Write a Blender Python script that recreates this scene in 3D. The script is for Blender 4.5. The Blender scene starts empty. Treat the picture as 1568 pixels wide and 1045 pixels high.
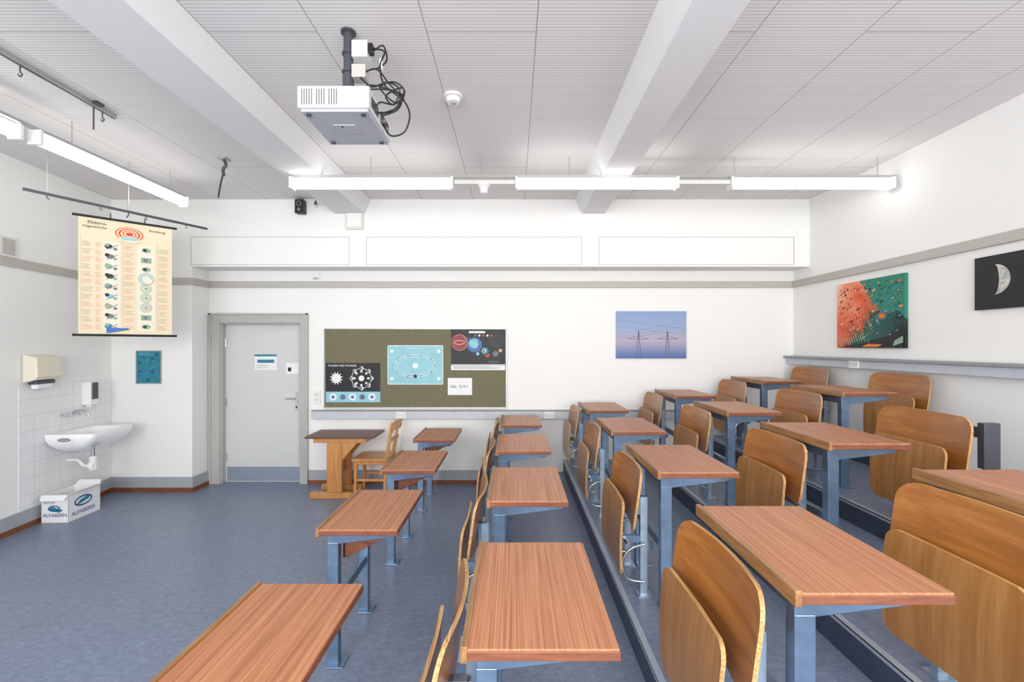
import bpy, math, random
from mathutils import Vector, Matrix
random.seed(4)
S=bpy.context.scene
F=700.0; CZ=1.71
def sc(c):
    o=[]
    for x in c:
        x/=255.0
        o.append(x/12.92 if x<=0.04045 else ((x+0.055)/1.055)**2.4)
    return (o[0],o[1],o[2],1)
# ---------------------------------------------------------------- materials
def base(name):
    m=bpy.data.materials.new(name); m.use_nodes=True
    nt=m.node_tree; return m,nt,nt.nodes['Principled BSDF']
def N(nt,t,**k):
    n=nt.nodes.new(t)
    for a,b in k.items(): setattr(n,a,b)
    return n
def coords(nt,scale=(1,1,1),rot=(0,0,0)):
    tc=N(nt,'ShaderNodeTexCoord'); mp=N(nt,'ShaderNodeMapping')
    mp.inputs['Scale'].default_value=scale; mp.inputs['Rotation'].default_value=rot
    nt.links.new(tc.outputs['Object'],mp.inputs['Vector']); return mp.outputs['Vector']
def plain(name,c,rough=.5,metal=0,var=.04,scale=8,bump=0,coat=0):
    m,nt,b=base(name)
    b.inputs['Roughness'].default_value=rough; b.inputs['Metallic'].default_value=metal
    if coat: b.inputs['Coat Weight'].default_value=coat
    no=N(nt,'ShaderNodeTexNoise'); no.inputs['Scale'].default_value=scale; no.inputs['Detail'].default_value=3
    nt.links.new(coords(nt),no.inputs['Vector'])
    r=N(nt,'ShaderNodeValToRGB'); c=sc(c)
    r.color_ramp.elements[0].position=.3; r.color_ramp.elements[1].position=.7
    r.color_ramp.elements[0].color=tuple(x*(1-var) for x in c[:3])+(1,)
    r.color_ramp.elements[1].color=tuple(min(1,x*(1+var)) for x in c[:3])+(1,)
    nt.links.new(no.outputs['Fac'],r.inputs['Fac']); nt.links.new(r.outputs['Color'],b.inputs['Base Color'])
    if bump:
        bp=N(nt,'ShaderNodeBump'); bp.inputs['Strength'].default_value=bump; bp.inputs['Distance'].default_value=.01
        n2=N(nt,'ShaderNodeTexNoise'); n2.inputs['Scale'].default_value=scale*12
        nt.links.new(coords(nt),n2.inputs['Vector'])
        nt.links.new(n2.outputs['Fac'],bp.inputs['Height']); nt.links.new(bp.outputs['Normal'],b.inputs['Normal'])
    return m
def wood(name,stops,scale,rough=.35,coat=0,dist=.6,det=5):
    m,nt,b=base(name); b.inputs['Roughness'].default_value=rough; b.inputs['Coat Weight'].default_value=coat
    b.inputs['Coat Roughness'].default_value=.2
    no=N(nt,'ShaderNodeTexNoise'); no.inputs['Scale'].default_value=1; no.inputs['Detail'].default_value=det
    no.inputs['Roughness'].default_value=.65; no.inputs['Distortion'].default_value=dist
    oi=N(nt,'ShaderNodeObjectInfo'); ad=N(nt,'ShaderNodeVectorMath',operation='ADD')
    sm=N(nt,'ShaderNodeMath',operation='MULTIPLY'); sm.inputs[1].default_value=37
    nt.links.new(oi.outputs['Random'],sm.inputs[0])
    nt.links.new(coords(nt,scale),ad.inputs[0]); nt.links.new(sm.outputs[0],ad.inputs[1])
    nt.links.new(ad.outputs[0],no.inputs['Vector'])
    r=N(nt,'ShaderNodeValToRGB'); e=r.color_ramp.elements
    e[0].position=stops[0][0]; e[0].color=sc(stops[0][1]); e[1].position=stops[-1][0]; e[1].color=sc(stops[-1][1])
    for p,c in stops[1:-1]:
        q=e.new(p); q.color=sc(c)
    nt.links.new(no.outputs['Fac'],r.inputs['Fac']); nt.links.new(r.outputs['Color'],b.inputs['Base Color'])
    return m
M={}
M['wall']=plain('wall_paint',(242,242,240),.85,var=.012,scale=1.5,bump=.05)
M['beam']=plain('beam_paint',(229,229,230),.8,var=.01,scale=2)
M['trim']=plain('trim_grey',(186,184,177),.6,var=.02)
M['groove']=plain('panel_joint_grey',(165,165,165),.7,var=.02)
M['basegrey']=plain('skirting_grey',(165,170,176),.5)
M['basebrown']=plain('skirting_brown',(122,74,44),.5,var=.15)
M['doorframe']=plain('door_frame_grey',(182,182,178),.45)
M['door']=plain('door_paint',(212,214,212),.4,var=.02)
M['kick']=plain('door_kick_metal',(170,182,196),.3,.5)
M['trunk']=plain('trunking_grey',(196,201,208),.45)
M['trunkd']=plain('trunking_lid',(150,152,155),.45)
M['white']=plain('white_plastic',(240,240,238),.35,var=.01)
M['offwhite']=plain('offwhite_plastic',(222,221,216),.45,var=.02)
M['cream']=plain('cream_plastic',(232,225,205),.4,var=.02)
M['ceramic']=plain('ceramic_white',(246,247,248),.08,var=.01,coat=.5)
M['black']=plain('black_plastic',(22,22,24),.4)
M['dark']=plain('dark_grey_metal',(84,86,92),.4,.4)
M['chrome']=plain('chrome',(205,208,212),.15,1.0)
M['steel']=plain('blue_grey_steel',(116,138,164),.3,.7,var=.15,scale=14)
M['steelw']=plain('galvanised_light_steel',(168,184,202),.28,.7,var=.12,scale=20)
M['projgrey']=plain('projector_grey',(184,188,196),.4,var=.015)
M['projlight']=plain('projector_light',(216,218,220),.35,var=.01)
M['nose']=plain('aluminium_nosing',(180,188,198),.35,.4)
M['riser']=plain('riser_dark_blue',(58,68,88),.5,var=.15)
M['cork']=plain('olive_pinboard',(120,116,92),.9,var=.08,scale=30,bump=.3)
M['alu']=plain('aluminium_frame',(185,185,182),.4,.6)
M['paper']=plain('paper_white',(240,241,242),.8,var=.01)
M['pcream']=plain('paper_cream',(236,222,192),.8,var=.03,scale=4)
M['pcream2']=plain('paper_cream_pale',(238,230,210),.8,var=.02,scale=4)
M['ptan']=plain('print_tan',(196,172,136),.8)
M['pblack']=plain('print_black',(26,26,30),.5)
M['pgrey']=plain('print_grey',(120,122,126),.6)
M['plblue']=plain('print_light_blue',(150,205,216),.6,var=.05)
M['pteal']=plain('print_teal',(40,130,150),.5,var=.25,scale=25)
M['pdteal']=plain('print_dark_teal',(22,88,112),.5,var=.2,scale=25)
M['pblue']=plain('print_blue',(60,110,180),.5,var=.2,scale=20)
M['pred']=plain('print_red',(205,70,50),.5)
M['porange']=plain('print_orange',(235,120,50),.6)
M['ppink']=plain('print_salmon',(222,166,138),.7)
M['pgreen']=plain('print_green',(140,176,152),.6)
M['pdgreen']=plain('print_dark_green',(26,96,74),.6)
M['pyl']=plain('print_yellow',(240,226,160),.6)
M['pmar']=plain('print_maroon',(150,66,84),.6,var=.3,scale=40)
M['box']=plain('cardboard_white',(236,238,240),.7,var=.02)
M['boxblue']=plain('box_print_blue',(35,75,140),.6)
M['kraft']=plain('cardboard_inside',(190,165,130),.8)
M['desktop']=wood('desk_laminate',[(.3,(140,88,56)),(.45,(166,106,70)),(.56,(183,122,84)),(.72,(200,143,104))],(130,1.3,130),.42,.06,dist=.12)
M['deskedge']=wood('desk_edge_brown',[(.3,(106,60,42)),(.7,(140,84,58))],(8,8,60),.45)
M['lip']=wood('desk_lip_oak',[(.3,(122,84,50)),(.7,(172,128,82))],(50,4,50),.4)
M['ply']=wood('plywood_varnished',[(.28,(142,86,34)),(.5,(164,103,46)),(.72,(184,124,62))],(26,1.2,26),.28,.35,dist=.5)
M['ply2']=wood('plywood_seat',[(.28,(152,100,48)),(.5,(170,117,62)),(.72,(188,137,82))],(24,24,1.3),.34,.25,dist=.5)
M['plyedge']=wood('plywood_edge',[(.35,(150,100,50)),(.65,(225,184,122))],(160,3,160),.5)
M['beech']=wood('beech_orange',[(.3,(182,118,62)),(.7,(212,156,94))],(20,20,2),.35,.2)
M['tabletop']=wood('table_dark_red',[(.3,(84,52,46)),(.7,(124,82,70))],(3,60,60),.4)
def emis(name,c,s):
    m,nt,b=base(name); b.inputs['Emission Color'].default_value=c; b.inputs['Emission Strength'].default_value=s
    b.inputs['Base Color'].default_value=(.9,.9,.9,1); return m
M['tube']=emis('fluorescent_diffuser',(1,.985,.955,1),4.9)
def lino():
    m,nt,b=base('blue_linoleum'); b.inputs['Roughness'].default_value=.33
    b.inputs['Specular IOR Level'].default_value=.5
    no=N(nt,'ShaderNodeTexNoise'); no.inputs['Scale'].default_value=1; no.inputs['Detail'].default_value=9
    no.inputs['Roughness'].default_value=.85; no.inputs['Distortion'].default_value=.6
    nt.links.new(coords(nt,(20,34,20)),no.inputs['Vector'])
    r=N(nt,'ShaderNodeValToRGB'); e=r.color_ramp.elements
    e[0].position=.3; e[0].color=sc((100,111,134)); e[1].position=.72; e[1].color=sc((150,161,181))
    q=e.new(.5); q.color=sc((120,132,156))
    nt.links.new(no.outputs['Fac'],r.inputs['Fac'])
    n2=N(nt,'ShaderNodeTexNoise'); n2.inputs['Scale'].default_value=2.5; n2.inputs['Detail'].default_value=4
    nt.links.new(coords(nt),n2.inputs['Vector'])
    mx=N(nt,'ShaderNodeMix',data_type='RGBA',blend_type='MULTIPLY'); mx.inputs[0].default_value=.12
    nt.links.new(r.outputs['Color'],mx.inputs[6]); nt.links.new(n2.outputs['Fac'],mx.inputs[7])
    nt.links.new(mx.outputs[2],b.inputs['Base Color'])
    return m
M['lino']=lino()
def ceil_mat():
    m,nt,b=base('ribbed_ceiling_panel'); b.inputs['Roughness'].default_value=.75
    tc=N(nt,'ShaderNodeTexCoord'); sp=N(nt,'ShaderNodeSeparateXYZ'); nt.links.new(tc.outputs['Object'],sp.inputs[0])
    def mt(op,a,bv=None):
        n=N(nt,'ShaderNodeMath',operation=op)
        for i,x in enumerate((a,bv)):
            if x is None: continue
            if isinstance(x,(int,float)): n.inputs[i].default_value=x
            else: nt.links.new(x,n.inputs[i])
        return n.outputs[0]
    X,Y=sp.outputs['X'],sp.outputs['Y']
    rib=mt('FRACT',mt('DIVIDE',mt('ADD',Y,20),.024))
    ribm=mt('LESS_THAN',rib,.28)
    px=mt('DIVIDE',mt('ADD',X,7.68),.6)
    jx=mt('LESS_THAN',mt('FRACT',px),.008)
    off=mt('MULTIPLY',mt('MODULO',mt('FLOOR',px),2),.95)
    jy=mt('LESS_THAN',mt('FRACT',mt('DIVIDE',mt('ADD',mt('ADD',Y,20.3),off),1.9)),.0022)
    j=mt('MAXIMUM',jx,jy)
    mx=N(nt,'ShaderNodeMix',data_type='RGBA'); nt.links.new(ribm,mx.inputs[0])
    mx.inputs[6].default_value=sc((232,230,229)); mx.inputs[7].default_value=sc((206,203,202))
    m2=N(nt,'ShaderNodeMix',data_type='RGBA'); nt.links.new(j,m2.inputs[0])
    nt.links.new(mx.outputs[2],m2.inputs[6]); m2.inputs[7].default_value=sc((145,142,141))
    nt.links.new(m2.outputs[2],b.inputs['Base Color']); return m
M['ceil']=ceil_mat()
def tiles():
    m,nt,b=base('white_tiles'); b.inputs['Roughness'].default_value=.15
    tc=N(nt,'ShaderNodeTexCoord'); sp=N(nt,'ShaderNodeSeparateXYZ'); nt.links.new(tc.outputs['Object'],sp.inputs[0])
    def g(o,d):
        a=N(nt,'ShaderNodeMath',operation='DIVIDE'); a.inputs[1].default_value=d; nt.links.new(o,a.inputs[0])
        f=N(nt,'ShaderNodeMath',operation='FRACT'); nt.links.new(a.outputs[0],f.inputs[0])
        l=N(nt,'ShaderNodeMath',operation='LESS_THAN'); l.inputs[1].default_value=.025; nt.links.new(f.outputs[0],l.inputs[0]); return l.outputs[0]
    mm=N(nt,'ShaderNodeMath',operation='MAXIMUM'); nt.links.new(g(sp.outputs['Y'],.15),mm.inputs[0]); nt.links.new(g(sp.outputs['Z'],.15),mm.inputs[1])
    mx=N(nt,'ShaderNodeMix',data_type='RGBA'); nt.links.new(mm.outputs[0],mx.inputs[0])
    mx.inputs[6].default_value=sc((238,239,240)); mx.inputs[7].default_value=sc((208,209,212))
    nt.links.new(mx.outputs[2],b.inputs['Base Color']); return m
M['tile']=tiles()
def pylon_sky():
    m,nt,b=base('canvas_dusk_sky'); b.inputs['Roughness'].default_value=.6
    tc=N(nt,'ShaderNodeTexCoord'); sp=N(nt,'ShaderNodeSeparateXYZ'); nt.links.new(tc.outputs['Generated'],sp.inputs[0])
    r=N(nt,'ShaderNodeValToRGB'); e=r.color_ramp.elements
    e[0].position=0; e[0].color=sc((80,106,164)); e[1].position=1; e[1].color=sc((136,162,204))
    q=e.new(.12); q.color=sc((112,132,182)); q=e.new(.38); q.color=sc((182,172,192)); q=e.new(.65); q.color=sc((152,172,206))
    nt.links.new(sp.outputs['Z'],r.inputs['Fac']); nt.links.new(r.outputs['Color'],b.inputs['Base Color']); return m
M['dusk']=pylon_sky()
def circuit():
    m,nt,b=base('canvas_circuit_board'); b.inputs['Roughness'].default_value=.5
    tc=N(nt,'ShaderNodeTexCoord')
    sp=N(nt,'ShaderNodeSeparateXYZ'); nt.links.new(tc.outputs['Generated'],sp.inputs[0])
    def mt(op,a,bv):
        n=N(nt,'ShaderNodeMath',operation=op)
        for i,x in enumerate((a,bv)):
            if isinstance(x,(int,float)): n.inputs[i].default_value=x
            else: nt.links.new(x,n.inputs[i])
        return n.outputs[0]
    no=N(nt,'ShaderNodeTexNoise'); no.inputs['Scale'].default_value=4; no.inputs['Detail'].default_value=2
    nt.links.new(coords(nt),no.inputs['Vector'])
    d=mt('ADD',mt('MULTIPLY',sp.outputs['Y'],.55),mt('MULTIPLY',sp.outputs['Z'],.45))
    d=mt('ADD',d,mt('MULTIPLY',mt('SUBTRACT',no.outputs['Fac'],.5),.6))
    r=N(nt,'ShaderNodeValToRGB'); e=r.color_ramp.elements
    e[0].position=.12; e[0].color=sc((14,26,26)); e[1].position=1; e[1].color=sc((250,206,166))
    for p,c in ((.28,(24,80,72)),(.42,(28,96,80)),(.50,(180,80,48)),(.62,(232,98,58)),(.8,(244,144,104))):
        q=e.new(p); q.color=sc(c)
    nt.links.new(d,r.inputs['Fac']); 
    t=mt('MULTIPLY',mt('SUBTRACT',1.0,sp.outputs['Y']),sp.outputs['Z'])
    t=mt('ADD',t,mt('MULTIPLY',mt('SUBTRACT',no.outputs['Fac'],.5),.4))
    tm=mt('GREATER_THAN',t,.40)
    mx=N(nt,'ShaderNodeMix',data_type='RGBA'); nt.links.new(tm,mx.inputs[0]); nt.links.new(r.outputs['Color'],mx.inputs[6]); mx.inputs[7].default_value=sc((34,128,108))
    nt.links.new(mx.outputs[2],b.inputs['Base Color']); return m
M['circuit']=circuit()
M['moon']=plain('moon_grey',(190,188,184),.8,var=.35,scale=40)

# ---------------------------------------------------------------- mesh builder
class MB:
    def __init__(s): s.v=[];s.f=[];s.mi=[];s.sm=[];s.mats=[]
    def slot(s,m):
        m=M[m]
        if m not in s.mats: s.mats.append(m)
        return s.mats.index(m)
    def add(s,vs,fs,mat,smooth=False):
        o=len(s.v); s.v+= [tuple(v) for v in vs]; k=s.slot(mat)
        for f in fs: s.f.append(tuple(i+o for i in f)); s.mi.append(k); s.sm.append(smooth)
    def box(s,x0,x1,y0,y1,z0,z1,mat,T=None):
        vs=[Vector((x,y,z)) for x in(x0,x1) for y in(y0,y1) for z in(z0,z1)]
        if T: vs=[T@v for v in vs]
        s.add(vs,[(0,1,3,2),(4,6,7,5),(0,4,5,1),(2,3,7,6),(0,2,6,4),(1,5,7,3)],mat)
    def prism(s,pts,ext,mat):
        n=len(pts); e=Vector(ext); a=[Vector(p) for p in pts]
        s.add(a+[p+e for p in a],[tuple(range(n))[::-1],tuple(range(n,2*n))]+[(i,(i+1)%n,n+(i+1)%n,n+i) for i in range(n)],mat)
    def cyl(s,p0,p1,r,mat,r1=None,n=20,caps=True):
        p0=Vector(p0);p1=Vector(p1); r1=r if r1 is None else r1
        d=(p1-p0).normalized(); u=d.orthogonal().normalized(); w=d.cross(u)
        vs=[];
        for p,rr in((p0,r),(p1,r1)):
            for i in range(n):
                a=2*math.pi*i/n; vs.append(p+u*math.cos(a)*rr+w*math.sin(a)*rr)
        s.add(vs,[(i,(i+1)%n,n+(i+1)%n,n+i) for i in range(n)],mat,True)
        if caps: s.add(vs,[tuple(range(n))[::-1],tuple(range(n,2*n))],mat)
    def tube(s,pts,r,mat,n=8,sub=6):
        P=[Vector(p) for p in pts]; Q=[]
        if sub>1 and len(P)>2:
            for i in range(len(P)-1):
                a=P[max(i-1,0)];b=P[i];c=P[i+1];d=P[min(i+2,len(P)-1)]
                for k in range(sub):
                    t=k/sub
                    Q.append(.5*((2*b)+(c-a)*t+(2*a-5*b+4*c-d)*t*t+(3*b-a-3*c+d)*t**3))
            Q.append(P[-1])
        else: Q=P
        vs=[];u=None
        for i,p in enumerate(Q):
            t=(Q[min(i+1,len(Q)-1)]-Q[max(i-1,0)]).normalized()
            if u is None: u=t.orthogonal().normalized()
            u=(u-t*u.dot(t)); u=u.normalized() if u.length>1e-6 else t.orthogonal().normalized()
            w=t.cross(u)
            for k in range(n):
                a=2*math.pi*k/n; vs.append(p+u*math.cos(a)*r+w*math.sin(a)*r)
        m=len(Q)
        fs=[(i*n+k,i*n+(k+1)%n,(i+1)*n+(k+1)%n,(i+1)*n+k) for i in range(m-1) for k in range(n)]
        s.add(vs,fs,mat,True); s.add(vs,[tuple(range(n))[::-1],tuple(range((m-1)*n,m*n))],mat)
    def loft(s,loops,mat,cap0=True,cap1=True):
        n=len(loops[0]); vs=[p for l in loops for p in l]
        s.add(vs,[(i*n+k,i*n+(k+1)%n,(i+1)*n+(k+1)%n,(i+1)*n+k) for i in range(len(loops)-1) for k in range(n)],mat,True)
        c=[]
        if cap0:c.append(tuple(range(n))[::-1])
        if cap1:c.append(tuple(range((len(loops)-1)*n,len(loops)*n)))
        if c:s.add(vs,c,mat)
    def frame(s,O,U,V=(0,0,1)):
        s.O=Vector(O);s.U=Vector(U).normalized();s.V=Vector(V).normalized();s.N=s.U.cross(s.V)
    def P(s,u,v,l=0): return s.O+s.U*u+s.V*v+s.N*(l*.0012)
    def rect(s,u0,u1,v0,v1,mat,l=1): s.add([s.P(u0,v0,l),s.P(u1,v0,l),s.P(u1,v1,l),s.P(u0,v1,l)],[(0,1,2,3)],mat)
    def poly(s,pts,mat,l=1): s.add([s.P(u,v,l) for u,v in pts],[tuple(range(len(pts)))],mat)
    def disc(s,u,v,r,mat,l=2,ry=None,n=28):
        ry=ry or r; s.poly([(u+r*math.cos(2*math.pi*i/n),v+ry*math.sin(2*math.pi*i/n)) for i in range(n)],mat,l)
    def ring(s,u,v,r,t,mat,l=2,ry=None,n=36,a0=0,a1=2*math.pi):
        ry=ry or r; vs=[]
        for i in range(n+1):
            a=a0+(a1-a0)*i/n; c,d=math.cos(a),math.sin(a)
            vs+= [s.P(u+(r-t)*c,v+(ry-t)*d,l),s.P(u+r*c,v+ry*d,l)]
        s.add(vs,[(2*i,2*i+1,2*i+3,2*i+2) for i in range(n)],mat)
    def line(s,a,b,t,mat,l=2):
        a=Vector(a);b=Vector(b);d=(b-a).normalized();p=Vector((-d.y,d.x))*t/2
        s.poly([tuple(a-p),tuple(b-p),tuple(b+p),tuple(a+p)],mat,l)
    def text(s,txt,u,v,size,mat,l=3,align='LEFT'):
        c=bpy.data.curves.new('t','FONT'); c.body=txt; c.size=size; c.align_x=align; c.resolution_u=2
        o=bpy.data.objects.new('t',c); S.collection.objects.link(o)
        me=bpy.data.meshes.new_from_object(o)
        s.add([s.P(u+p.co.x,v+p.co.y,l) for p in me.vertices],[tuple(p.vertices) for p in me.polygons],mat)
        bpy.data.objects.remove(o); bpy.data.curves.remove(c); bpy.data.meshes.remove(me)
    def scrib(s,u0,u1,v0,v1,mat,n,l=2,t=.004):
        for i in range(n):
            v=v1-(i+.5)*(v1-v0)/n; s.rect(u0,u0+(u1-u0)*random.uniform(.6,1),v-t/2,v+t/2,mat,l)
    def mesh(s,name):
        me=bpy.data.meshes.new(name); me.from_pydata(s.v,[],s.f)
        for m in s.mats: me.materials.append(m)
        for i,p in enumerate(me.polygons): p.material_index=s.mi[i]; p.use_smooth=s.sm[i]
        me.update(); return me
    def build(s,name,loc=(0,0,0),rotz=0,bevel=0,segs=2):
        return place(s.mesh(name),name,loc,rotz,bevel,segs)
def place(me,name,loc=(0,0,0),rotz=0,bevel=0,segs=2):
    o=bpy.data.objects.new(name,me); S.collection.objects.link(o); o.location=loc; o.rotation_euler=(0,0,rotz)
    if bevel:
        b=o.modifiers.new('bev','BEVEL'); b.width=bevel; b.segments=segs; b.limit_method='ANGLE'; b.angle_limit=math.radians(50)
    return o
def bx(name,*a,bevel=0):
    b=MB(); b.box(*a); return b.build(name,bevel=bevel)

# ---------------------------------------------------------------- shell
CEIL=3.43; BY=5.67; RX=3.466; SY=5.37; SX=-3.78; LXc=-4.73; NY=-2.0
LK=.13
def LX(y): return LXc+LK*(SY-y)
bx('floor',-5.0,RX+.15,NY-.15,BY+.15,-.1,0,'lino')
bx('ceiling',-5.0,RX+.15,NY-.15,BY+.15,CEIL,CEIL+.1,'ceil')
DX0,DX1,DZ=-3.64,-2.648,1.993
b=MB()
b.box(-5,DX0,BY,BY+.15,0,CEIL,'wall'); b.box(DX1,RX+.15,BY,BY+.15,0,CEIL,'wall'); b.box(DX0,DX1,BY,BY+.15,DZ,CEIL,'wall')
b.box(DX0,DX1,BY+.14,BY+.15,0,DZ,'wall')
b.build('wall_back')
bx('wall_right',RX,RX+.15,NY-.15,BY,0,CEIL,'wall')
b=MB(); b.prism([(LX(NY-.15)-.0,NY-.15,0),(LX(SY),SY,0),(LX(SY)-.15,SY,0),(LX(NY-.15)-.15,NY-.15,0)],(0,0,CEIL),'wall'); b.build('wall_left')
bx('wall_pillar',LXc-.15,SX,SY,BY,0,CEIL,'wall')
b=MB(); wins=[(-3.2,-1.3),(-.9,1.0),(1.4,3.2)]
b.box(-4.0,RX,NY-.15,NY,0,.95,'wall'); b.box(-4.0,RX,NY-.15,NY,2.9,CEIL,'wall')
xs=[-4.0]+[x for w in wins for x in w]+[RX]
for i in range(0,len(xs),2): b.box(xs[i],xs[i+1],NY-.15,NY,.95,2.9,'wall')
b.build('wall_front')
for i,(a,c) in enumerate(wins):
    b=MB(); y0,y1=NY-.12,NY-.05
    for q in ((a,a+.06,.95,2.9),(c-.06,c,.95,2.9),(a,c,.95,1.01),(a,c,2.84,2.9),((a+c)/2-.03,(a+c)/2+.03,.95,2.9)):
        b.box(q[0],q[1],y0,y1,q[2],q[3],'white')
    b.build('window_%d'%(i+1))
# soffit with three recessed access panels
s=F/5.36
def U5(x): return (x-787)/s
def V5(y): return CZ-(y-530)/s
b=MB(); b.box(SX,RX,5.372,BY,2.64,CEIL,'wall')
v0,v1=V5(406),V5(363); cuts=[(U5(292),U5(535)),(U5(561),U5(891)),(U5(917),U5(1216))]
b.box(SX,RX,5.36,5.372,2.64,v0,'wall'); b.box(SX,RX,5.36,5.372,v1,CEIL,'wall')
xx=[SX]+[q for c in cuts for q in c]+[RX]
for i in range(0,len(xx),2):
    if xx[i+1]-xx[i]>.001: b.box(xx[i],xx[i+1],5.36,5.372,v0,v1,'wall')
b.frame((0,5.36,0),(1,0,0))
for u0,u1 in cuts:
    b.box(u0+.004,u1-.004,5.362,5.3722,v0+.004,v1-.004,'wall'); t=.005
    for q in((u0,u1,v0,v0+t),(u0,u1,v1-t,v1),(u0,u0+t,v0,v1),(u1-t,u1,v0,v1)): b.rect(*q,'groove',.4)
b.build('soffit_duct')
def beam(name,t0,t1,b0,b1):
    q=MB(); q.prism([(t0,NY,CEIL),(b0,NY,3.26),(b1,NY,3.26),(t1,NY,CEIL)],(0,5.36-NY,0),'beam'); q.build(name)
beam('ceiling_beam',-2.17,-1.68,-2.09,-1.75)
beam('ceiling_beam',.72,1.17,.80,1.06)
bx('trim_1',SX,RX,BY-.025,BY,2.43,2.51,'trim',bevel=.006)
bx('trim_2',LXc,SX+.02,SY-.022,SY,2.43,2.51,'trim',bevel=.006)
bx('trim_3',SX,SX+.022,SY,BY-.02,2.43,2.51,'trim',bevel=.006)
bx('trim_4',RX-.03,RX,NY,BY-.02,2.43,2.51,'trim',bevel=.006)
def leftstrip(b,y0,y1,z0,z1,t,mat):
    b.prism([(LX(y0),y0,z0),(LX(y0)+t,y0,z0),(LX(y1)+t,y1,z0),(LX(y1),y1,z0)],(0,0,z1-z0),mat)
b=MB(); leftstrip(b,NY,SY-.01,2.43,2.51,.022,'trim'); b.build('trim_5')
b=MB(); leftstrip(b,NY,SY-.01,.05,.17,.02,'basegrey'); leftstrip(b,NY,SY-.01,0,.05,.026,'basebrown'); b.build('baseboard_left')
b=MB(); b.box(LXc,SX+.02,SY-.02,SY,.05,.17,'basegrey'); b.box(LXc,SX+.026,SY-.026,SY,0,.05,'basebrown')
b.box(SX,SX+.02,SY,BY,.05,.17,'basegrey'); b.box(SX,SX+.026,SY,BY,0,.05,'basebrown'); b.build('baseboard_pillar')
b=MB(); b.box(-2.54,-.30,BY-.02,BY,.05,.17,'basegrey'); b.box(-2.54,-.30,BY-.026,BY,0,.05,'basebrown'); b.build('baseboard_back')
b=MB(); b.box(-2.49,2.2,BY-.06,BY,.81,.905,'trunk'); b.box(-2.49,2.2,BY-.065,BY,.905,.92,'trunkd'); b.build('trim_6',bevel=.004)
b=MB(); b.box(RX-.10,RX,NY,BY,1.49,1.565,'trunk'); b.box(RX-.13,RX,NY,BY,1.565,1.59,'trunkd'); b.build('trim_7',bevel=.004)
def socket(name,O,U,w=.085,h=.085,two=1):
    q=MB(); q.frame(O,U); n=q.N*.014
    q.prism([q.P(-w*two/2,-h/2),q.P(w*two/2,-h/2),q.P(w*two/2,h/2),q.P(-w*two/2,h/2)],n,'white'); q.O=q.O+n
    for k in range(two):
        cx=(k-(two-1)/2)*w; q.ring(cx,0,.025,.004,'trim',1)
        for dx,dy in((-.01,.005),(.01,.005),(0,-.008)): q.disc(cx+dx,dy,.0035,'black',2)
    q.build(name)
socket('wall_socket',((618-787)/122.2,BY-.06,.86),(1,0,0),.06,.08,2)
socket('wall_socket',((840-787)/122.2,BY-.06,.86),(1,0,0),.06,.08,2)
socket('wall_socket',(RX-.10,4.52,1.53),(0,-1,0),.06,.08,2)
q=MB(); q.box(-.04,.04,-.02,0,-.08,.08,'white'); q.box(-.025,.025,-.026,-.02,.01,.05,'offwhite'); q.box(-.025,.025,-.026,-.02,-.05,-.01,'offwhite')
q.build('light_switch',((486-787)/123.5,BY,1.08),bevel=.003)

# platforms
EX=[-1.03+.893*r-.146 for r in range(6)]
for r in range(1,6):
    b=MB(); x0=EX[r]; x1=RX; z1=.15*r; z0=.15*(r-1)
    b.box(x0,x1,NY,BY,z0,z1-.004,'riser'); b.box(x0+.026,x1,NY,BY,z1-.004,z1,'lino')
    b.box(x0-.004,x0+.027,NY,BY,z1-.006,z1+.002,'nose'); b.box(x0-.004,x0,NY,BY,z1-.022,z1,'nose')
    b.build('floor_platform')

# ---------------------------------------------------------------- door
b=MB()
b.box(-3.765,DX0,BY-.025,BY,0,2.115,'doorframe'); b.box(DX1,-2.545,BY-.025,BY,0,2.115,'doorframe'); b.box(DX0,DX1,BY-.025,BY,DZ,2.115,'doorframe')
b.box(DX0,DX0+.015,BY,BY+.135,0,DZ,'doorframe'); b.box(DX1-.015,DX1,BY,BY+.135,0,DZ,'doorframe'); b.box(DX0,DX1,BY,BY+.135,DZ-.015,DZ,'doorframe')
b.box(-3.765,-3.74,BY-.04,BY-.02,0,2.115,'doorframe'); b.box(-2.57,-2.545,BY-.04,BY-.02,0,2.115,'doorframe'); b.box(-3.765,-2.545,BY-.04,BY-.02,2.09,2.115,'doorframe')
b.build('trim_door_frame',bevel=.004)
b=MB(); ly=BY+.085
b.box(DX0+.015,DX1-.015,ly,ly+.045,.0,DZ-.015,'door'); b.box(DX0+.03,DX1-.03,ly-.004,ly,.01,.19,'kick')
b.box(DX1-.10,DX1-.07,ly-.008,ly,.90,1.13,'chrome')
b.tube([(DX1-.085,ly,1.05),(DX1-.085,ly-.05,1.05),(DX1-.10,ly-.055,1.05),(DX1-.20,ly-.05,1.05)],.010,'chrome')
b.cyl((DX1-.085,ly-.01,.94),(DX1-.085,ly,.94),.011,'black')
for z in(.3,1.0,1.75): b.cyl((DX0+.02,ly-.012,z-.05),(DX0+.02,ly-.012,z+.05),.01,'chrome')
sd=F/ly
def UD(x): return (x-787)/sd
def VD(y): return CZ-(y-530)/sd
b.frame((0,ly,0),(1,0,0))
b.rect(UD(390),UD(424),VD(567),VD(543),'paper',1); b.rect(UD(390),UD(424),VD(546),VD(543),'pteal',2)
b.rect(UD(394),UD(420),VD(556),VD(551),'pteal',2); b.scrib(UD(393),UD(421),VD(565),VD(558),'pgrey',2,3)
b.rect(UD(438),UD(457),VD(573),VD(556),'paper',1); b.rect(UD(441),UD(446),VD(569),VD(563),'pblack',2)
b.build('door_1')

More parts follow.
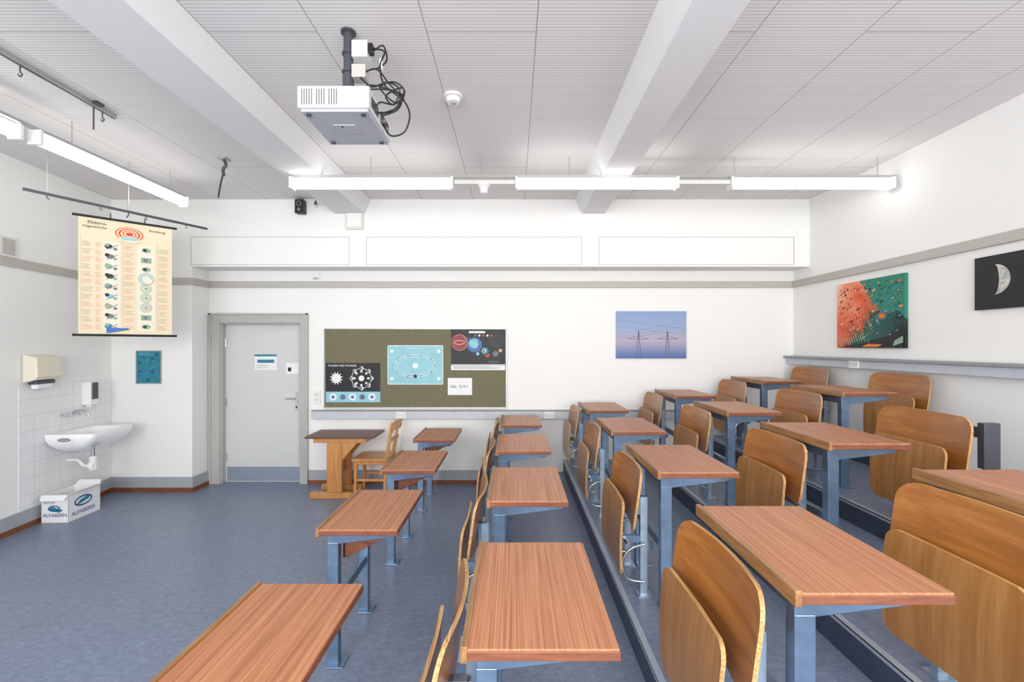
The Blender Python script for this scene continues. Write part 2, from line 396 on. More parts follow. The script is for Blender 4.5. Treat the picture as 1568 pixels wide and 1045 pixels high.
# ---------------------------------------------------------------- desks and seats
def panel(mb,w,h,bow,tilt,t,xc,yc,zc,mat,edge,rc=.06,vb=0,nu=26,nv=10,rb=None):
    rb=rc if rb is None else rb
    us=[]
    for i in range(nu+1):
        a=-1+2*i/nu; us.append((w/2)*math.sin(a*math.pi/2) )
    def pt(u,j,side):
        au=abs(u)-(w/2-rc)
        top=h/2-(rc-math.sqrt(max(rc*rc-au*au,0)) if au>0 else 0)
        aub=abs(u)-(w/2-rb); bot=-h/2+(rb-math.sqrt(max(rb*rb-aub*aub,0)) if aub>0 else 0)
        v=bot+(top-bot)*j/nv
        x=-bow*(2*u/w)**2+tilt*v+vb*(2*v/h)**2+side*t/2
        return (xc+x,yc+u,zc+v)
    A=[[pt(u,j,-1) for j in range(nv+1)] for u in us]; B=[[pt(u,j,1) for j in range(nv+1)] for u in us]
    n=nv+1; L=nu+1
    fa=[(i*n+j,i*n+j+1,(i+1)*n+j+1,(i+1)*n+j) for i in range(nu) for j in range(nv)]
    mb.add([p for r in A for p in r],[f[::1] for f in fa],mat,True)
    mb.add([p for r in B for p in r],[f[::-1] for f in fa],mat,True)
    ia=[(0,j) for j in range(nv)]+[(i,nv) for i in range(nu)]+[(nu,j) for j in range(nv,0,-1)]+[(i,0) for i in range(nu,0,-1)]
    ra=[A[i][j] for i,j in ia]; rb_=[B[i][j] for i,j in ia]; k=len(ia)
    mb.add(ra+rb_,[(q,k+q,k+(q+1)%k,(q+1)%k) for q in range(k)],edge)
DL=.665
def desk_mesh(front):
    b=MB()
    b.box(.010,.42,0,DL,.722,.75,'desktop'); b.box(.008,.422,-.002,DL+.002,.718,.744,'deskedge')
    b.box(-.006,.012,-.003,DL+.003,.712,.757,'lip')
    for y in(.06,.56):
        b.box(.03,.09,y,y+.045,.0,.655,'steel')
        b.box(.032,.125,y-.03,y+.075,0,.008,'steel')
        b.prism([(.031,y+.003,.717),(.395,y+.003,.717),(.40,y+.003,.695),(.395,y+.003,.685),(.089,y+.003,.648),(.031,y+.003,.648)],(0,.039,0),'steel')
    b.box(.04,.075,.105,.56,.30,.35,'steel')
    b.box(.04,.075,.102,.563,.655,.70,'steel')
    if front:
        b.prism([(.095,.12,.715),(.38,.12,.715),(.38,.12,.69),(.12,.12,.55),(.095,.12,.55)],(0,.012,0),'deskedge')
        b.box(.092,.105,.12,.55,.55,.715,'deskedge')
        b.box(.10,.36,.13,.55,.655,.667,'deskedge')
    return b.mesh('school_desk')
def seat_mesh():
    b=MB()
    for y in(.13,.50):
        b.box(-.045,-.005,y,y+.035,.0,.56,'steelw')
        b.box(-.06,.02,y-.02,y+.055,0,.008,'steelw')
        b.box(-.063,-.045,y+.002,y+.033,.46,.559,'steel')
        b.box(-.005,.029,y+.005,y+.03,.26,.30,'steelw')
        b.box(-.145,-.045,y+.005,y+.03,.30,.34,'steel')
        b.tube([(-.025,y-.012,.30),(-.11,y-.014,.27),(-.15,y-.014,.20),(-.12,y-.014,.11),(-.03,y-.012,.09)],.008,'chrome')
    b.cyl((-.13,.06,.32),(-.13,.60,.32),.012,'chrome')
    panel(b,.63,.32,.040,.14,.014,-.052,.33,.558,'ply','plyedge',rc=.08,rb=.05)
    panel(b,.52,.41,.010,.03,.014,-.155,.345,.335,'ply2','plyedge',rc=.05,vb=.012)
    return b.mesh('folding_school_seat')
DM=desk_mesh(False); DM0=desk_mesh(True); SM=seat_mesh()
YS=[1.22,2.385,3.53,4.68]
YT=[1.23,2.44,3.64,4.84]
for r in range(5):
    for c in range(4):
        if r==4 and c<2: continue
        place(DM0 if r==0 else DM,'school_desk',(-1.03+.893*r,YS[c]-(.04 if r==0 and c==0 else 0),.15*r),bevel=.0025)
for r in range(1,6):
    for c in range(4):
        if r==5 and c<2: continue
        place(SM,'folding_school_seat',(-1.03+.893*r+(0 if r<5 else -.02),YT[c],.15*r))
for c in(0,1):
    b=MB()
    for y in(.0,.56):
        b.box(.025,.075,y+.002,y+.038,0,.44,'dark'); b.box(.025,.11,y-.03,y+.07,0,.008,'dark')
        b.box(.0,.09,y,y+.04,.44,.69,'dark')
    b.box(.03,.06,.04,.56,.30,.35,'dark'); b.box(.03,.06,.04,.56,.60,.66,'steel')
    b.build('seat_support_frame',(-1.03+.893*4,YT[c]+.03,.6),bevel=.004)

# ---------------------------------------------------------------- teacher table and chair
b=MB()
b.box(-2.33,-1.56,5.08,5.52,.675,.70,'tabletop'); b.box(-2.25,-1.66,5.12,5.48,.62,.675,'beech')
for y in(5.12,5.42):
    b.box(-2.10,-1.93,y,y+.045,.065,.62,'beech'); b.box(-2.28,-1.80,y-.015,y+.06,0,.065,'beech')
    b.prism([(-1.93,y+.01,.62),(-1.76,y+.01,.62),(-1.93,y+.01,.42)],(0,.025,0),'beech')
b.box(-2.03,-1.99,5.16,5.42,.25,.37,'beech')
b.build('wooden_table',bevel=.006)
b=MB()
x0,x1,y0,y1=0,.40,0,.38
b.box(x0,x1,y0,y1,.415,.44,'beech')
for y in(y0+.02,y1-.055): 
    b.prism([(x0+.02,y,.415),(x0+.06,y,.415),(x0+.045,y,0),(x0+.015,y,0)],(0,.035,0),'beech')
    b.prism([(x1-.055,y,.0+.0),(x1-.02,y,0),(x1-.0,y,.43),(x1+.055,y,.84),(x1+.03,y,.84),(x1-.04,y,.43)],(0,.035,0),'beech')
    b.box(x0+.04,x1-.04,y+.005,y+.03,.18,.21,'beech'); b.box(x0+.04,x1-.04,y+.005,y+.03,.37,.415,'beech')
b.box(x0+.03,x0+.05,y0+.05,y1-.05,.36,.415,'beech'); b.box(x1-.05,x1-.03,y0+.05,y1-.05,.18,.21,'beech')
panel(b,.38,.11,-.03,.13,.016,x1+.035,.19,.785,'beech','beech',rc=.03)
panel(b,.33,.05,-.02,.13,.014,x1+.012,.19,.63,'beech','beech',rc=.01)
b.build('wooden_chair',(-1.82,5.12,0),bevel=.005)

# ---------------------------------------------------------------- pinboard + posters
sb=F/BY
def UB(x): return (x-787)/sb
def VB(y): return CZ-(y-530)/sb
b=MB(); u0,u1,v0,v1=UB(498),UB(775),VB(624),VB(504)
b.box(u0,u1,BY-.018,BY,v0,v1,'cork')
for q in((u0-.006,u1+.006,v0-.008,v0+.004),(u0-.006,u1+.006,v1-.004,v1+.006),(u0-.007,u0+.003,v0,v1),(u1-.003,u1+.007,v0,v1)): b.box(q[0],q[1],BY-.024,BY,q[2],q[3],'alu')
b.build('pinboard')
py=BY-.0195
def art(x0,x1,y0,y1,mat):
    a=MB(); a.frame((0,py,0),(1,0,0)); u0,u1,v0,v1=UB(x0),UB(x1),VB(y1),VB(y0)
    a.box(u0,u1,py,py+.0014,v0,v1,mat); return a,u0,u1,v0,v1
a,u0,u1,v0,v1=art(500,583,556,616,'pblack')
a.rect(u0,u1,v0,v0+.13,'plblue'); a.text('PHASEN DES MONDES',u0+.03,v1-.045,.035,'paper')
cx=u0+.44;cy=v1-.19
a.ring(cx,cy,.125,.006,'paper'); a.disc(cx,cy,.035,'paper')
for i in range(8):
    an=i*math.pi/4; a.disc(cx+.125*math.cos(an),cy+.125*math.sin(an),.026,'pgrey',3); a.disc(cx+.085*math.cos(an),cy+.085*math.sin(an),.014,'paper',3)
    a.ring(cx+.125*math.cos(an),cy+.125*math.sin(an),.026,.013,'paper',4,a0=-math.pi/2,a1=math.pi/2)
sx=u0+.13
a.poly([(sx+(.085 if i%2 else .05)*math.cos(i*math.pi/12),cy+(.085 if i%2 else .05)*math.sin(i*math.pi/12)) for i in range(24)],'paper',2)
for i in range(5): a.disc(u0+.09+i*.12,v0+.065,.035 if i%2 else .045,'pgrey' if i%2 else 'paper',3); a.disc(u0+.09+i*.12,v0+.065,.02,'pblue',4)
a.build('moon_phases_poster')
a,u0,u1,v0,v1=art(594,679,529,589,'plblue')
for q in((u0,u1,v0,v0+.008),(u0,u1,v1-.008,v1),(u0,u0+.008,v0,v1),(u1-.008,u1,v0,v1)): a.rect(*q,'paper')
cx,cy=(u0+u1)/2,(v0+v1)/2-.01
a.ring(cx,cy,.26,.006,'paper',ry=.14); a.ring(cx,cy,.22,.004,'paper',ry=.11); a.disc(cx,cy,.035,'paper'); a.text('Die Jahreszeiten',cx,v1-.045,.03,'paper',align='CENTER')
for i in range(10):
    an=i*math.pi/5; a.disc(cx+.26*math.cos(an),cy+.14*math.sin(an),.017,'pteal',4); a.disc(cx+.26*math.cos(an)+.004,cy+.14*math.sin(an),.011,'paper',5)
a.disc(cx,cy-.13,.022,'pblack',4)
for sx_ in(-1,1):
    for sy_ in(-1,1): a.disc(cx+sx_*.29,cy+sy_*.17+.01,.022,'paper',3)
a.build('seasons_poster')
a,u0,u1,v0,v1=art(691,773.5,505,567,'pblack')
a.rect(u0,u1,v0,v0+.06,'paper'); a.rect(u0,u1,v0+.065,v0+.072,'paper'); a.rect(u0+.22,u0+.42,v1-.045,v1-.02,'paper')
a.disc(u0+.105,v1-.16,.10,'ppink'); a.disc(u0+.102,v1-.16,.094,'pmar',3); a.ring(u0+.102,v1-.16,.07,.012,'ppink',4,ry=.03)
pts=[]; an=math.radians(-35)
for k in range(37):
    t=2*math.pi*k/36
    for rr_ in(.13,.15):
        x=rr_*math.cos(t); y=rr_*.3*math.sin(t); pts.append(a.P(u0+.29+x*math.cos(an)-y*math.sin(an),v1-.19+x*math.sin(an)+y*math.cos(an),5))
a.add(pts,[(2*i,2*i+1,2*i+3,2*i+2) for i in range(36)],'pgrey')
a.disc(u0+.29,v1-.19,.092,'pblue'); a.disc(u0+.28,v1-.175,.06,'plblue',3); a.disc(u0+.42,v1-.27,.045,'pteal'); a.disc(u0+.33,v1-.30,.02,'plblue')
a.disc(u0+.41,v1-.26,.03,'plblue',3)
a.disc(u0+.45,v1-.32,.025,'pred'); a.disc(u0+.55,v1-.30,.035,'pgrey'); a.disc(u0+.61,v1-.26,.022,'ppink')
for k in(.03,.05,.07,.09): a.ring(u0+.56,v1-.12,k,.002,'pgrey',3)
for i in range(5): a.disc(u0+.30+i*.05,v1-.075,.010+.003*(i%2),'paper' if i%2 else 'porange',3)
a.scrib(u0+.46,u1-.02,v0+.08,v0+.12,'pgrey',3,3); a.scrib(u0+.03,u1-.04,v0+.015,v0+.05,'pgrey',3,3)
a.build('solar_system_poster')
a,u0,u1,v0,v1=art(686,723,579,605,'paper')
a.text('Gal-  Si 0.1',u0+.03,v0+.09,.05,'pblack'); a.build('paper_note')
b=MB(); u0,u1,v0,v1=UB(943),UB(1050),VB(549),VB(477)
b.box(u0,u1,BY-.022,BY,v0,v1,'dusk'); b.frame((0,BY-.022,0),(1,0,0))
for cx_,tp in((UB(977),VB(507)),(UB(1021),VB(507))):
    bt=v0+.01
    b.line((cx_-.035,bt),(cx_,tp),.006,'pgrey'); b.line((cx_+.035,bt),(cx_,tp),.006,'pgrey')
    b.line((cx_-.13,tp-.10),(cx_+.13,tp-.10),.006,'pgrey'); b.line((cx_-.13,tp-.10),(cx_,tp-.06),.004,'pgrey'); b.line((cx_+.13,tp-.10),(cx_,tp-.06),.004,'pgrey')
    for i in range(6):
        f0=i/6;f1=(i+1)/6; w0=.035*(1-f0);w1=.035*(1-f1); z0=bt+(tp-bt)*f0;z1=bt+(tp-bt)*f1
        b.line((cx_-w0,z0),(cx_+w1,z1),.003,'pgrey'); b.line((cx_+w0,z0),(cx_-w1,z1),.003,'pgrey')
for i,(ya,yb) in enumerate(((.0,.11),(.02,.16),(.05,.22),(.16,.05),(.24,.12))):
    b.line((u0+.005,tp-.10+ya),(u1-.005,tp-.10+yb),.002,'pgrey')
b.build('power_lines_canvas')
# circuit board close-up: components in rotated rows
b=MB(); b.box(RX-.03,RX,4.02,4.86,1.69,2.355,'circuit'); b.frame((RX-.03,4.86,1.69),(0,-1,0))
rnd=random.Random(11); AN=.42; ca,sa=math.cos(AN),math.sin(AN)
def rrect(u,v,w,h,ang,mat,l):
    c,s_=math.cos(ang),math.sin(ang); P=[]
    for x,y in((-w,-h),(w,-h),(w,h),(-w,h)):
        P.append((min(max(u+(x*c-y*s_)/2,.004),.836),min(max(v+(x*s_+y*c)/2,.004),.661)))
    b.poly(P,mat,l)
for i in range(-8,26):
    for j in range(-14,26):
        p=i*.042+rnd.uniform(-.005,.005); q_=j*.036
        u=.05+p*ca-q_*sa; v=p*sa+q_*ca
        if not(.03<u<.81 and .03<v<.63) or rnd.random()<.35: continue
        teal=(u/.84)*.8+(.3-.45*v/.66)
        if u>.52 and v>.36: mt_=rnd.choice(['pdgreen','pteal','pblack','pdteal','pdgreen','porange','pteal'])
        elif teal>.58: mt_=rnd.choice(['pdteal','pdgreen','pblack','pteal','pgreen'])
        elif teal>.42: mt_=rnd.choice(['pred','porange','pdgreen','pblack','ptan'])
        else: mt_=rnd.choice(['pred','porange','ppink','porange','pmar','pblack'])
        w,h=rnd.choice([(.03,.012),(.024,.024),(.04,.018),(.01,.026),(.034,.006)])
        rrect(u,v,w,h,AN,mt_,1+((i+j)%3)*.4)
        if rnd.random()<.4: rrect(u,v,w*.5,h*.4,AN,rnd.choice(['ptan','pyl','pred']),2.4)
for i in range(7):
    p=i*.11-.1
    b.poly([(max(.004,min(.836,.05+p*ca-q*sa)),max(.004,min(.66,p*sa+q*ca))) for p,q in((p,.0),(p+.004,.0),(p+.004,.7),(p,.7))],'ptan',.6)
for k,(r_,m_) in enumerate(((.06,'pteal'),(.045,'pred'),(.03,'porange'))): b.disc(.60,.30,r_,m_,4+k,ry=r_*.6)
for i in range(12):
    rrect(.04+i*.03,.06+i*.004,.012,.06,AN,'pgreen' if i%2 else 'ptan',3.4)
b.poly([(.004,.004),(.83,.004),(.83,.13),(.60,.10),(.40,.05),(.2,.03)],'pblack',3.2)
b.poly([(.35,.01),(.55,.01),(.60,.035),(.42,.04)],'porange',4)
b.poly([(.72,.02),(.83,.05),(.83,.11),(.74,.07)],'pgreen',4)
b.build('circuit_board_canvas')
b=MB(); b.box(RX-.03,RX,2.55,3.41,1.975,2.36,'pblack'); b.frame((RX-.03,3.27,2.185),(0,-1,0))
R=.108
vs=[b.P(R*math.cos(-math.pi/2+math.pi*i/24),R*math.sin(-math.pi/2+math.pi*i/24),1) for i in range(25)]+[b.P(R*.3*math.cos(-math.pi/2+math.pi*i/24),R*math.sin(-math.pi/2+math.pi*i/24),1) for i in range(25)]
b.add(vs,[(25+i,i,i+1,26+i) for i in range(24)],'moon')
b.build('moon_canvas')

# ---------------------------------------------------------------- left area
sp_=F/SY
b=MB(); u0,u1,v0,v1=(209-787)/sp_,(248-787)/sp_,CZ-(588-530)/sp_,CZ-(537-530)/sp_
b.box(u0,u1,SY-.012,SY,v0,v1,'alu'); b.frame((0,SY-.012,0),(1,0,0)); b.rect(u0+.01,u1-.01,v0+.01,v1-.01,'pteal',1)
for i in range(5):
    for j in range(7):
        if random.random()<.6: b.rect(u0+.03+i*.05,u0+.065+i*.05,v0+.03+j*.05,v0+.06+j*.05,random.choice(['pdteal','pteal','pblue']),2)
b.scrib(u0+.03,u1-.06,v1-.06,v1-.02,'plblue',2,3); b.build('framed_blue_picture')
lw=math.atan2(LK,1)
b=MB(); b.box(0,.008,0,1.13,.17,1.33,'tile'); b.build('trim_tile_splashback',(LX(4.225),4.225,0),lw)
def rr(cx,cy,hx,hy,r,z,n=6):
    out=[]
    for qx,qy,a0 in((1,1,0),(-1,1,90),(-1,-1,180),(1,-1,270)):
        for k in range(n+1):
            a=math.radians(a0+90*k/n); out.append(Vector((cx+qx*(hx-r)+r*math.cos(a),cy+qy*(hy-r)+r*math.sin(a),z)))
    return out
b=MB()
b.loft([rr(.17,.29,.10,.14,.08,.64),rr(.19,.29,.16,.22,.09,.67),rr(.215,.29,.205,.28,.07,.73),rr(.225,.29,.225,.30,.05,.79),rr(.225,.29,.225,.30,.05,.835),rr(.225,.29,.218,.293,.045,.84),
 rr(.255,.29,.165,.24,.09,.838),rr(.255,.29,.155,.23,.09,.82),rr(.25,.29,.13,.19,.09,.75),rr(.245,.29,.05,.06,.04,.715)],'ceramic')
b.cyl((.245,.29,.716),(.245,.29,.722),.025,'chrome')
b.frame((0,-.0105,0),(1,0,0)); b.disc(.2,.785,.06,'trunkd',1,ry=.022); b.ring(.2,.785,.075,.012,'ceramic',2,ry=.034)
b.tube([(.0,.22,1.0),(.05,.22,1.0),(.06,.29,1.0)],.012,'chrome'); b.tube([(0,.36,1.0),(.05,.36,1.0),(.06,.29,1.0)],.012,'chrome')
b.tube([(.06,.29,1.0),(.07,.29,1.03),(.14,.29,1.04),(.19,.29,1.02),(.20,.29,.98)],.011,'chrome')
for y in(.22,.36): b.cyl((.055,y,1.0),(.085,y,1.0),.022,'chrome',n=8)
b.cyl((.245,.29,.64),(.245,.29,.50),.018,'chrome'); b.cyl((.245,.29,.56),(.245,.29,.42),.034,'white'); b.tube([(.245,.29,.47),(.16,.29,.46),(.10,.29,.52),(0.0,.29,.52)],.017,'white')
b.cyl((.22,.29,.46),(.27,.29,.46),.045,'white'); b.cyl((0.0,.40,.60),(.05,.40,.60),.02,'chrome'); b.tube([(.04,.40,.6),(.05,.40,.64),(.08,.36,.7)],.006,'chrome')
b.build('wash_basin',(LX(4.46)+.008,4.46,0),lw)
b=MB()
b.prism([(0,0,1.36),(.11,0,1.39),(.13,0,1.42),(.12,0,1.60),(.0,0,1.63)],(0,.28,0),'cream'); b.box(.02,.10,.03,.24,1.345,1.38,'dark'); b.box(.03,.09,.05,.22,1.30,1.36,'paper')
b.build('paper_towel_dispenser',(LX(4.25)+.008,4.25,0),lw,bevel=.012)
b=MB(); b.box(0,.09,0,.11,1.07,1.32,'white'); b.box(.09,.102,.015,.095,1.13,1.31,'dark'); b.box(.02,.08,.02,.09,1.04,1.07,'offwhite')
b.build('soap_dispenser',(LX(4.93)+.008,4.93,0),lw,bevel=.01)
b=MB(); b.box(0,.03,0,.16,2.57,2.75,'offwhite'); b.box(.03,.034,.02,.14,2.59,2.73,'trim'); b.build('wall_junction_box',(LX(4.02),4.02,-.06),lw,bevel=.004)
# cardboard box
b=MB(); w,d,h=.25,.36,.27
b.box(0,w,0,.006,0,h,'box'); b.box(0,w,d-.006,d,0,h,'box'); b.box(0,.006,0,d,0,h,'box'); b.box(w-.006,w,0,d,0,h,'box'); b.box(0,w,0,d,0,.006,'box')
b.prism([(0,0,h),(w,0,h),(w-.015,-.03,h-.045),(.015,-.03,h-.045)],(0,-.004,.0),'box')
b.prism([(w,0,h),(w,d,h),(w+.05,d-.02,h+.02),(w+.05,.02,h+.02)],(0,0,.004),'box')
b.prism([(0,d,h),(w,d,h),(w-.02,d+.03,h+.04),(.02,d+.03,h+.04)],(0,.004,.0),'box')
b.box(.01,w-.01,.01,d-.01,.006,.16,'kraft')
b.frame((0,-.0005,0),(1,0,0)); b.text('ALFABERN',.015,.06,.047,'boxblue',2); b.poly([(.06,.13),(.17,.10),(.20,.125),(.10,.16)],'pteal',2); b.ring(.12,.14,.055,.01,'boxblue',3,ry=.03); b.text('RECUP',.02,.185,.035,'pteal',2)
b.frame((w+.0005,0,0),(0,1,0)); b.text('ALFABERN',.03,.05,.055,'boxblue',2); b.ring(.16,.17,.10,.014,'boxblue',2,ry=.05); b.poly([(.08,.14),(.22,.17),(.23,.21),(.12,.18)],'pteal',3)
b.build('cardboard_box',(-4.55,4.40,0),math.radians(3))
# hanging chart
A=Vector((-3.95,4.10,0)); B=Vector((-3.42,4.62,0)); W=(B-A).length
b=MB(); b.frame((A.x,A.y,1.81),(B-A)); H=1.085
b.prism([b.P(.03,0),b.P(W-.03,0),b.P(W-.03,H),b.P(.03,H)],b.N*-.002,'pcream')
b.cyl(b.P(-.01,0),b.P(W+.01,0),.011,'black'); b.cyl(b.P(-.01,H),b.P(W+.01,H),.011,'black')
b.text('Elektro-',.09,H-.065,.042,'pblack'); b.text('magnetische',.055,H-.10,.034,'pblack'); b.text('Strahlung',.53,H-.07,.034,'pblack')
for c0,c1 in((.20,.32),(.44,.58)): b.rect(c0,c1,.04,H-.21,'pcream2',1)
for c0 in(.045,.335,.595): b.rect(c0,c0+.002,.04,H-.17,'ptan',1)
for k,(q_,m_) in enumerate(((.105,'porange'),(.092,'pcream'),(.08,'pred'),(.066,'pcream'),(.054,'porange'),(.04,'pcream'),(.028,'pred'))): b.disc(.385,H-.12,q_,m_,2+k*.4,ry=q_*.62)
b.disc(.385,H-.175,.085,'pcream',5.4,ry=.03); b.disc(.385,H-.165,.07,'plblue',6,ry=.014)
cols=[(.055,.13,'ptan'),(.145,.185,'ppink'),(.345,.425,'ppink'),(.605,.69,'ptan')]
for c0,c1,m_ in cols:
    for i in range(12):
        v=.05+i*.069; b.scrib(c0,c1,v,v+.05,m_ if i%3 else 'ppink',4,2,.004)
for i in range(9):
    v=.055+i*.093
    m1=['pblue','pgrey','ptan','plblue','pgrey','pblack','pgreen','pgrey','pblack'][i]
    b.disc(.235+.012*(i%2),v+.03,.028,m1,2,ry=.022); b.disc(.225,v+.042,.016,['pgreen','pblack'][i%2],3); b.rect(.27,.295,v,v+.022,['pgrey','pgreen'][i%2],3); b.line((.22,v),(.30,v+.05),.005,'pgrey',3)
    if i in(2,3,4): 
        b.ring(.51,v+.03,.045,.005,'pgreen',2); b.ring(.51,v+.03,.030,.004,'pteal',2); b.disc(.51,v+.03,.014,'pgreen',3)
    elif i==5: b.ring(.51,v+.03,.06,.006,'pgreen',2); b.ring(.51,v+.03,.045,.012,'plblue',2,a1=4.5)
    elif i%2: b.rect(.47,.55,v+.0,v+.05,'pgreen',2); b.rect(.49,.52,v+.01,v+.04,'pgrey',3)
    else: b.disc(.51,v+.03,.035,'pgreen',2,ry=.022); b.disc(.5,v+.03,.014,'pblack',3)
b.rect(.22,.38,.02,.07,'pblue',3.6); b.poly([(.24,.02),(.38,.02),(.38,.05)],'pyl',4)
for u in(.25,.5): b.tube([b.P(u,H),b.P(u,H+.03),b.P(u+.0,H+.055)],.005,'dark',sub=1)
b.build('hanging_wall_chart')
b=MB(); r0=Vector((-3.92,3.65,2.965)); r1=Vector((-3.29,4.90,2.965))
L=(r1-r0).length
b.box(0,L,-.010,.010,-.010,.010,'dark')
for k in(.1,.35,.6,.85): b.tube([(k*L,0,-.01),(k*L,0,-.03),(k*L+.015,0,-.04)],.004,'dark',sub=1)
b.tube([(L*.5,0,.0),(L*.5,0,CEIL-2.965)],.006,'alu',sub=1)
b.tube([(L*.1,0,.0),(L*.1,0,CEIL-2.965)],.006,'alu',sub=1)
b.tube([(L*.5,0,.0),(L*.5,.0,-.03),(L*.5,.03,-.05)],.005,'dark',sub=1)
b.build('map_hanging_rail',r0,math.atan2(r1.y-r0.y,r1.x-r0.x))
b=MB(); b.box(-.018,.018,0,3.4,-.03,0,'alu'); b.box(-.006,.006,0,3.4,-.034,-.03,'dark')
for y in(1.0,2.2,2.75,3.3): b.tube([(0,y,-.03),(0,y,-.07),(.012,y,-.085),(0,y,-.10),(-.012,y,-.085)],.004,'dark')
b.box(-.05,.05,3.2,3.26,-.015,0,'dark'); b.tube([(0,3.23,0),(0,3.23,-.19)],.005,'dark',sub=1)
b.build('ceiling_curtain_track',(-2.97,0,CEIL))
b=MB(); b.box(-.04,.04,-.04,.04,-.015,0,'alu'); b.tube([(0,0,-.01),(0.02,0,-.06),(-.005,0,-.10),(0.0,0,-.16)],.014,'dark'); b.tube([(0,0,-.12),(-.03,0,-.24),(-.05,.0,-.36)],.007,'black')
b.build('ceiling_hook_bracket',(-2.66,4.19,CEIL))

# ---------------------------------------------------------------- light fixtures
def fixture_mesh(Lf):
    b=MB(); b.box(0,Lf,-.018,.018,.085,.10,'white')
    n=24
    loops=[[Vector((x,.045*math.cos(2*math.pi*k/n),.045+.045*math.sin(2*math.pi*k/n))) for k in range(n)] for x in(.02,Lf-.02)]
    b.loft(loops,'tube'); b.box(0,.02,-.047,.047,-.004,.10,'white'); b.box(Lf-.02,Lf,-.047,.047,-.004,.10,'white')
    return b.mesh('fluorescent_light')
FY=4.15; sf=F/FY; FM=fixture_mesh(1.475)
for x in(446,789,1117): place(FM,'fluorescent_light',((x-787)/sf,FY,3.135))
for x in(-2.0,0.02,1.95): place(FM,'fluorescent_light',(x,.9,3.135))  # out-of-view row, added to even out the light on the ceiling
place(FM,'fluorescent_light',(-3.38,3.22,3.135),math.pi/2); place(FM,'fluorescent_light',(-3.43,1.68,3.135),math.pi/2)
def rail(name,x0,x1,y,rods):
    b=MB(); b.box(x0,x1,y-.015,y+.015,3.238,3.258,'alu')
    for x in rods: b.cyl((x,y,3.25),(x,y,CEIL),.004,'alu',n=8)
    b.build(name)
rail('light_suspension_rail',-2.02,3.466,FY,(-1.3,-.3,.5,2.0,3.3))
rail('light_suspension_rail',-2.02,3.466,.9,(-1.3,-.3,.5,2.0,3.3))  # rail of the added, unseen lamp row
b=MB(); b.box(-3.4,-3.37,1.68,4.70,3.238,3.258,'alu')
for y in(1.9,3.0,3.5,4.5): b.cyl((-3.385,y,3.25),(-3.385,y,CEIL),.004,'alu',n=8)
b.build('light_suspension_rail')
b=MB(); b.box(-.54,.01,FY-.02,FY+.02,3.175,3.21,'offwhite'); b.box(1.49,1.955,FY-.02,FY+.02,3.175,3.21,'offwhite'); b.tube([(1.0,FY+.03,3.25),(1.1,FY+.03,3.25),(2.3,FY+.03,3.25)],.006,'pyl',sub=1); b.build('cable_conduit')
b=MB(); b.cyl((0,0,.04),(0,0,.02),.055,'white'); b.cyl((0,0,.02),(0,0,-.04),.045,'white',r1=.03); b.build('motion_sensor',((741-787)/sf,FY,3.134),bevel=.004)
b=MB(); b.cyl((0,0,0),(0,0,-.02),.065,'offwhite',n=32); b.cyl((0,0,-.02),(0,0,-.05),.05,'white',r1=.042,n=32); b.cyl((0,0,-.05),(0,0,-.056),.02,'trim'); b.build('smoke_detector',(-.417,3.14,CEIL),bevel=.003)
b=MB(); b.box(-.10,.10,-.04,0,-.10,.10,'offwhite'); b.box(-.08,.08,-.048,-.04,-.08,.08,'white'); b.build('wall_speaker',(U5(544),5.36,V5(339)),bevel=.006)
b=MB(); b.box(-.05,.05,-.09,0,-.08,.08,'black')
b.frame((0,-.09,0),(1,0,0)); b.disc(0,.03,.03,'pgrey'); b.disc(0,-.04,.02,'pgrey'); b.disc(0,.03,.02,'pblack',3); b.build('black_loudspeaker',(U5(463),5.36,V5(319)),bevel=.008)
b=MB(); b.box(-.02,.02,-.02,0,-.04,.04,'offwhite'); b.tube([(0,-.02,0),(.05,-.08,.01),(.12,-.08,-.01)],.016,'dark'); b.cyl((.06,-.09,.01),(.15,-.09,-.02),.028,'offwhite',r1=.022); b.build('security_camera',(U5(484),5.36,V5(313)))
b=MB(); b.box(-.045,.045,-.03,0,-.05,.05,'white'); b.box(-.03,.03,-.034,-.03,-.03,.0,'trim'); b.build('wall_control_box',(UB(485),BY,VB(426)+.005),bevel=.004)

# ---------------------------------------------------------------- projector
b=MB()
b.box(-1.09,-.73,2.30,2.70,2.91,3.02,'projlight')
b.box(-1.08,-.74,2.315,2.695,2.897,2.912,'projgrey')
b.frame((0,2.30,0),(1,0,0))
for i in range(15):
    u=-1.07+i*.0125
    if i==5 or i==10: continue
    b.rect(u,u+.004,2.925,3.005,'dark',1)
for k in range(4): b.rect(-.87,-.77,2.93+k*.018,2.934+k*.018,'projgrey',1)
b.frame((-.73,2.30,0),(0,1,0))
b.rect(.04,.16,2.935,2.99,'dark',1); b.rect(.20,.36,2.935,2.995,'black',1)
for u,v in((.22,2.95),(.26,2.97),(.31,2.95)): b.rect(u,u+.03,v,v+.014,'projgrey',2)
for x,y in((-1.05,2.34),(-.77,2.34),(-.77,2.66),(-1.05,2.66)): b.cyl((x,y,2.90),(x,y,2.888),.012,'dark')
b.box(-.97,-.85,2.45,2.55,2.893,2.90,'projgrey'); b.box(-.93,-.92,2.46,2.47,2.889,2.895,'black')
b.cyl((-.905,2.5,3.02),(-.905,2.5,CEIL),.026,'dark'); b.cyl((-.905,2.5,3.02),(-.905,2.5,3.18),.031,'dark'); b.cyl((-.905,2.5,CEIL-.012),(-.905,2.5,CEIL),.04,'dark'); b.box(-.99,-.82,2.42,2.58,3.02,3.035,'dark')
for z in(3.10,3.2,3.3): b.cyl((-.905,2.5,z),(-.905,2.5,z+.012),.034,'dark')
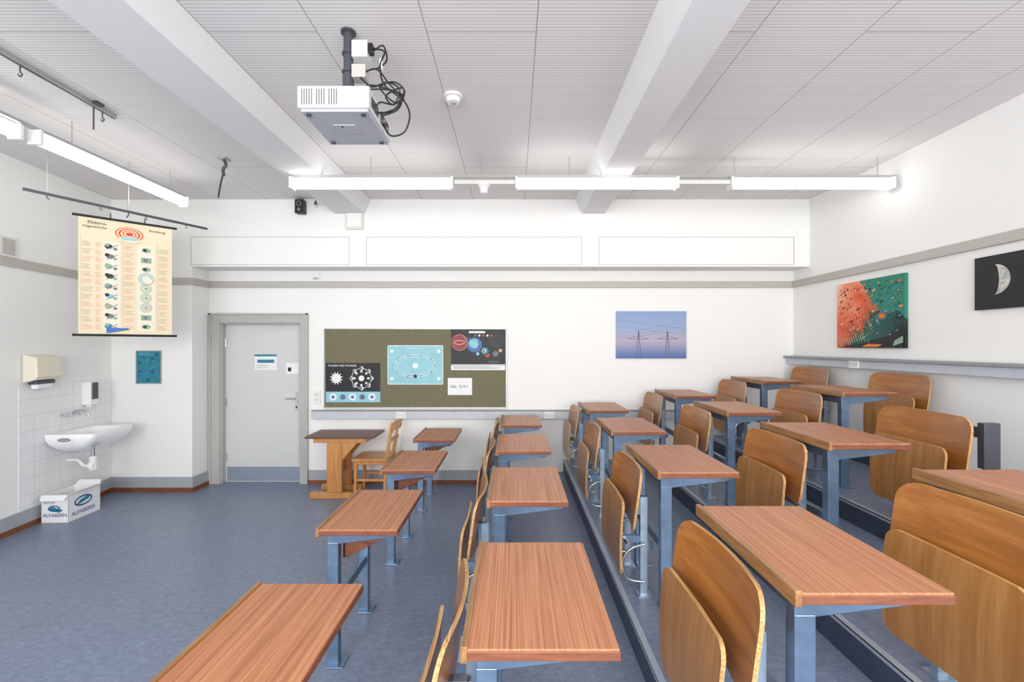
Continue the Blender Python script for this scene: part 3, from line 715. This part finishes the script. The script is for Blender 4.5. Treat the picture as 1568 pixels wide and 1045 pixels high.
b.box(-.875,-.79,2.46,2.53,3.27,3.36,'projlight'); b.box(-.875,-.80,2.46,2.53,3.16,3.23,'trim'); b.box(-.80,-.765,2.47,2.51,3.30,3.35,'black')
C=[[(-.77,2.49,3.33),(-.70,2.47,3.30),(-.72,2.46,3.22),(-.70,2.46,3.12),(-.62,2.5,3.06),(-.64,2.5,3.0),(-.72,2.5,2.97)],
[(-.82,2.48,3.19),(-.74,2.46,3.20),(-.67,2.46,3.12),(-.60,2.5,3.05),(-.57,2.5,2.97),(-.60,2.5,2.88),(-.68,2.52,2.87),(-.73,2.55,2.95)],
[(-.83,2.47,3.16),(-.76,2.45,3.10),(-.68,2.46,3.13),(-.62,2.48,3.10),(-.66,2.5,3.03),(-.70,2.5,3.08),(-.60,2.48,3.11),(-.63,2.5,3.02),(-.73,2.5,2.98)],
[(-.87,2.47,3.06),(-.78,2.44,3.10),(-.68,2.45,3.09),(-.60,2.48,3.06),(-.65,2.5,3.04),(-.72,2.46,3.10),(-.64,2.44,3.12),(-.59,2.47,3.08),(-.66,2.5,3.0),(-.73,2.45,2.96)],
[(-.76,2.49,3.32),(-.71,2.48,3.34),(-.69,2.48,3.26),(-.74,2.46,3.20)],
[(-.73,2.40,2.96),(-.70,2.4,2.99),(-.64,2.44,3.0),(-.60,2.46,3.06),(-.68,2.46,3.09),(-.80,2.44,3.08)]]
for c in C: b.tube(c,.005,'black',n=6)
b.box(-.725,-.71,2.46,2.485,3.20,3.26,'white')
b.build('ceiling_projector',bevel=.006)

# ---------------------------------------------------------------- lights / world
for i,(a,c) in enumerate(wins):
    l=bpy.data.lights.new('daylight','AREA'); l.shape='RECTANGLE'; l.size=c-a-.1; l.size_y=1.8; l.energy=104; l.color=(1,.99,.975)  # area lamps added at the unseen windows as soft daylight fill
    o=bpy.data.objects.new('window_daylight',l); S.collection.objects.link(o); o.location=((a+c)/2,NY+.02,1.92); o.rotation_euler=(math.radians(90),0,0)
w=bpy.data.worlds.new('World'); S.world=w; w.use_nodes=True
bg=w.node_tree.nodes['Background']; bg.inputs[0].default_value=(.9,.95,1,1); bg.inputs[1].default_value=1.6
S.view_settings.view_transform='Standard'; S.view_settings.look='None'; S.view_settings.exposure=0
cam=bpy.data.cameras.new('camera'); co=bpy.data.objects.new('camera',cam); S.collection.objects.link(co); S.camera=co
co.location=(0,0,CZ); co.rotation_euler=(math.radians(90),0,0)
cam.sensor_width=36; cam.lens=F/1568*36; cam.shift_x=-3/1568; cam.shift_y=7.5/1568; cam.clip_start=.05
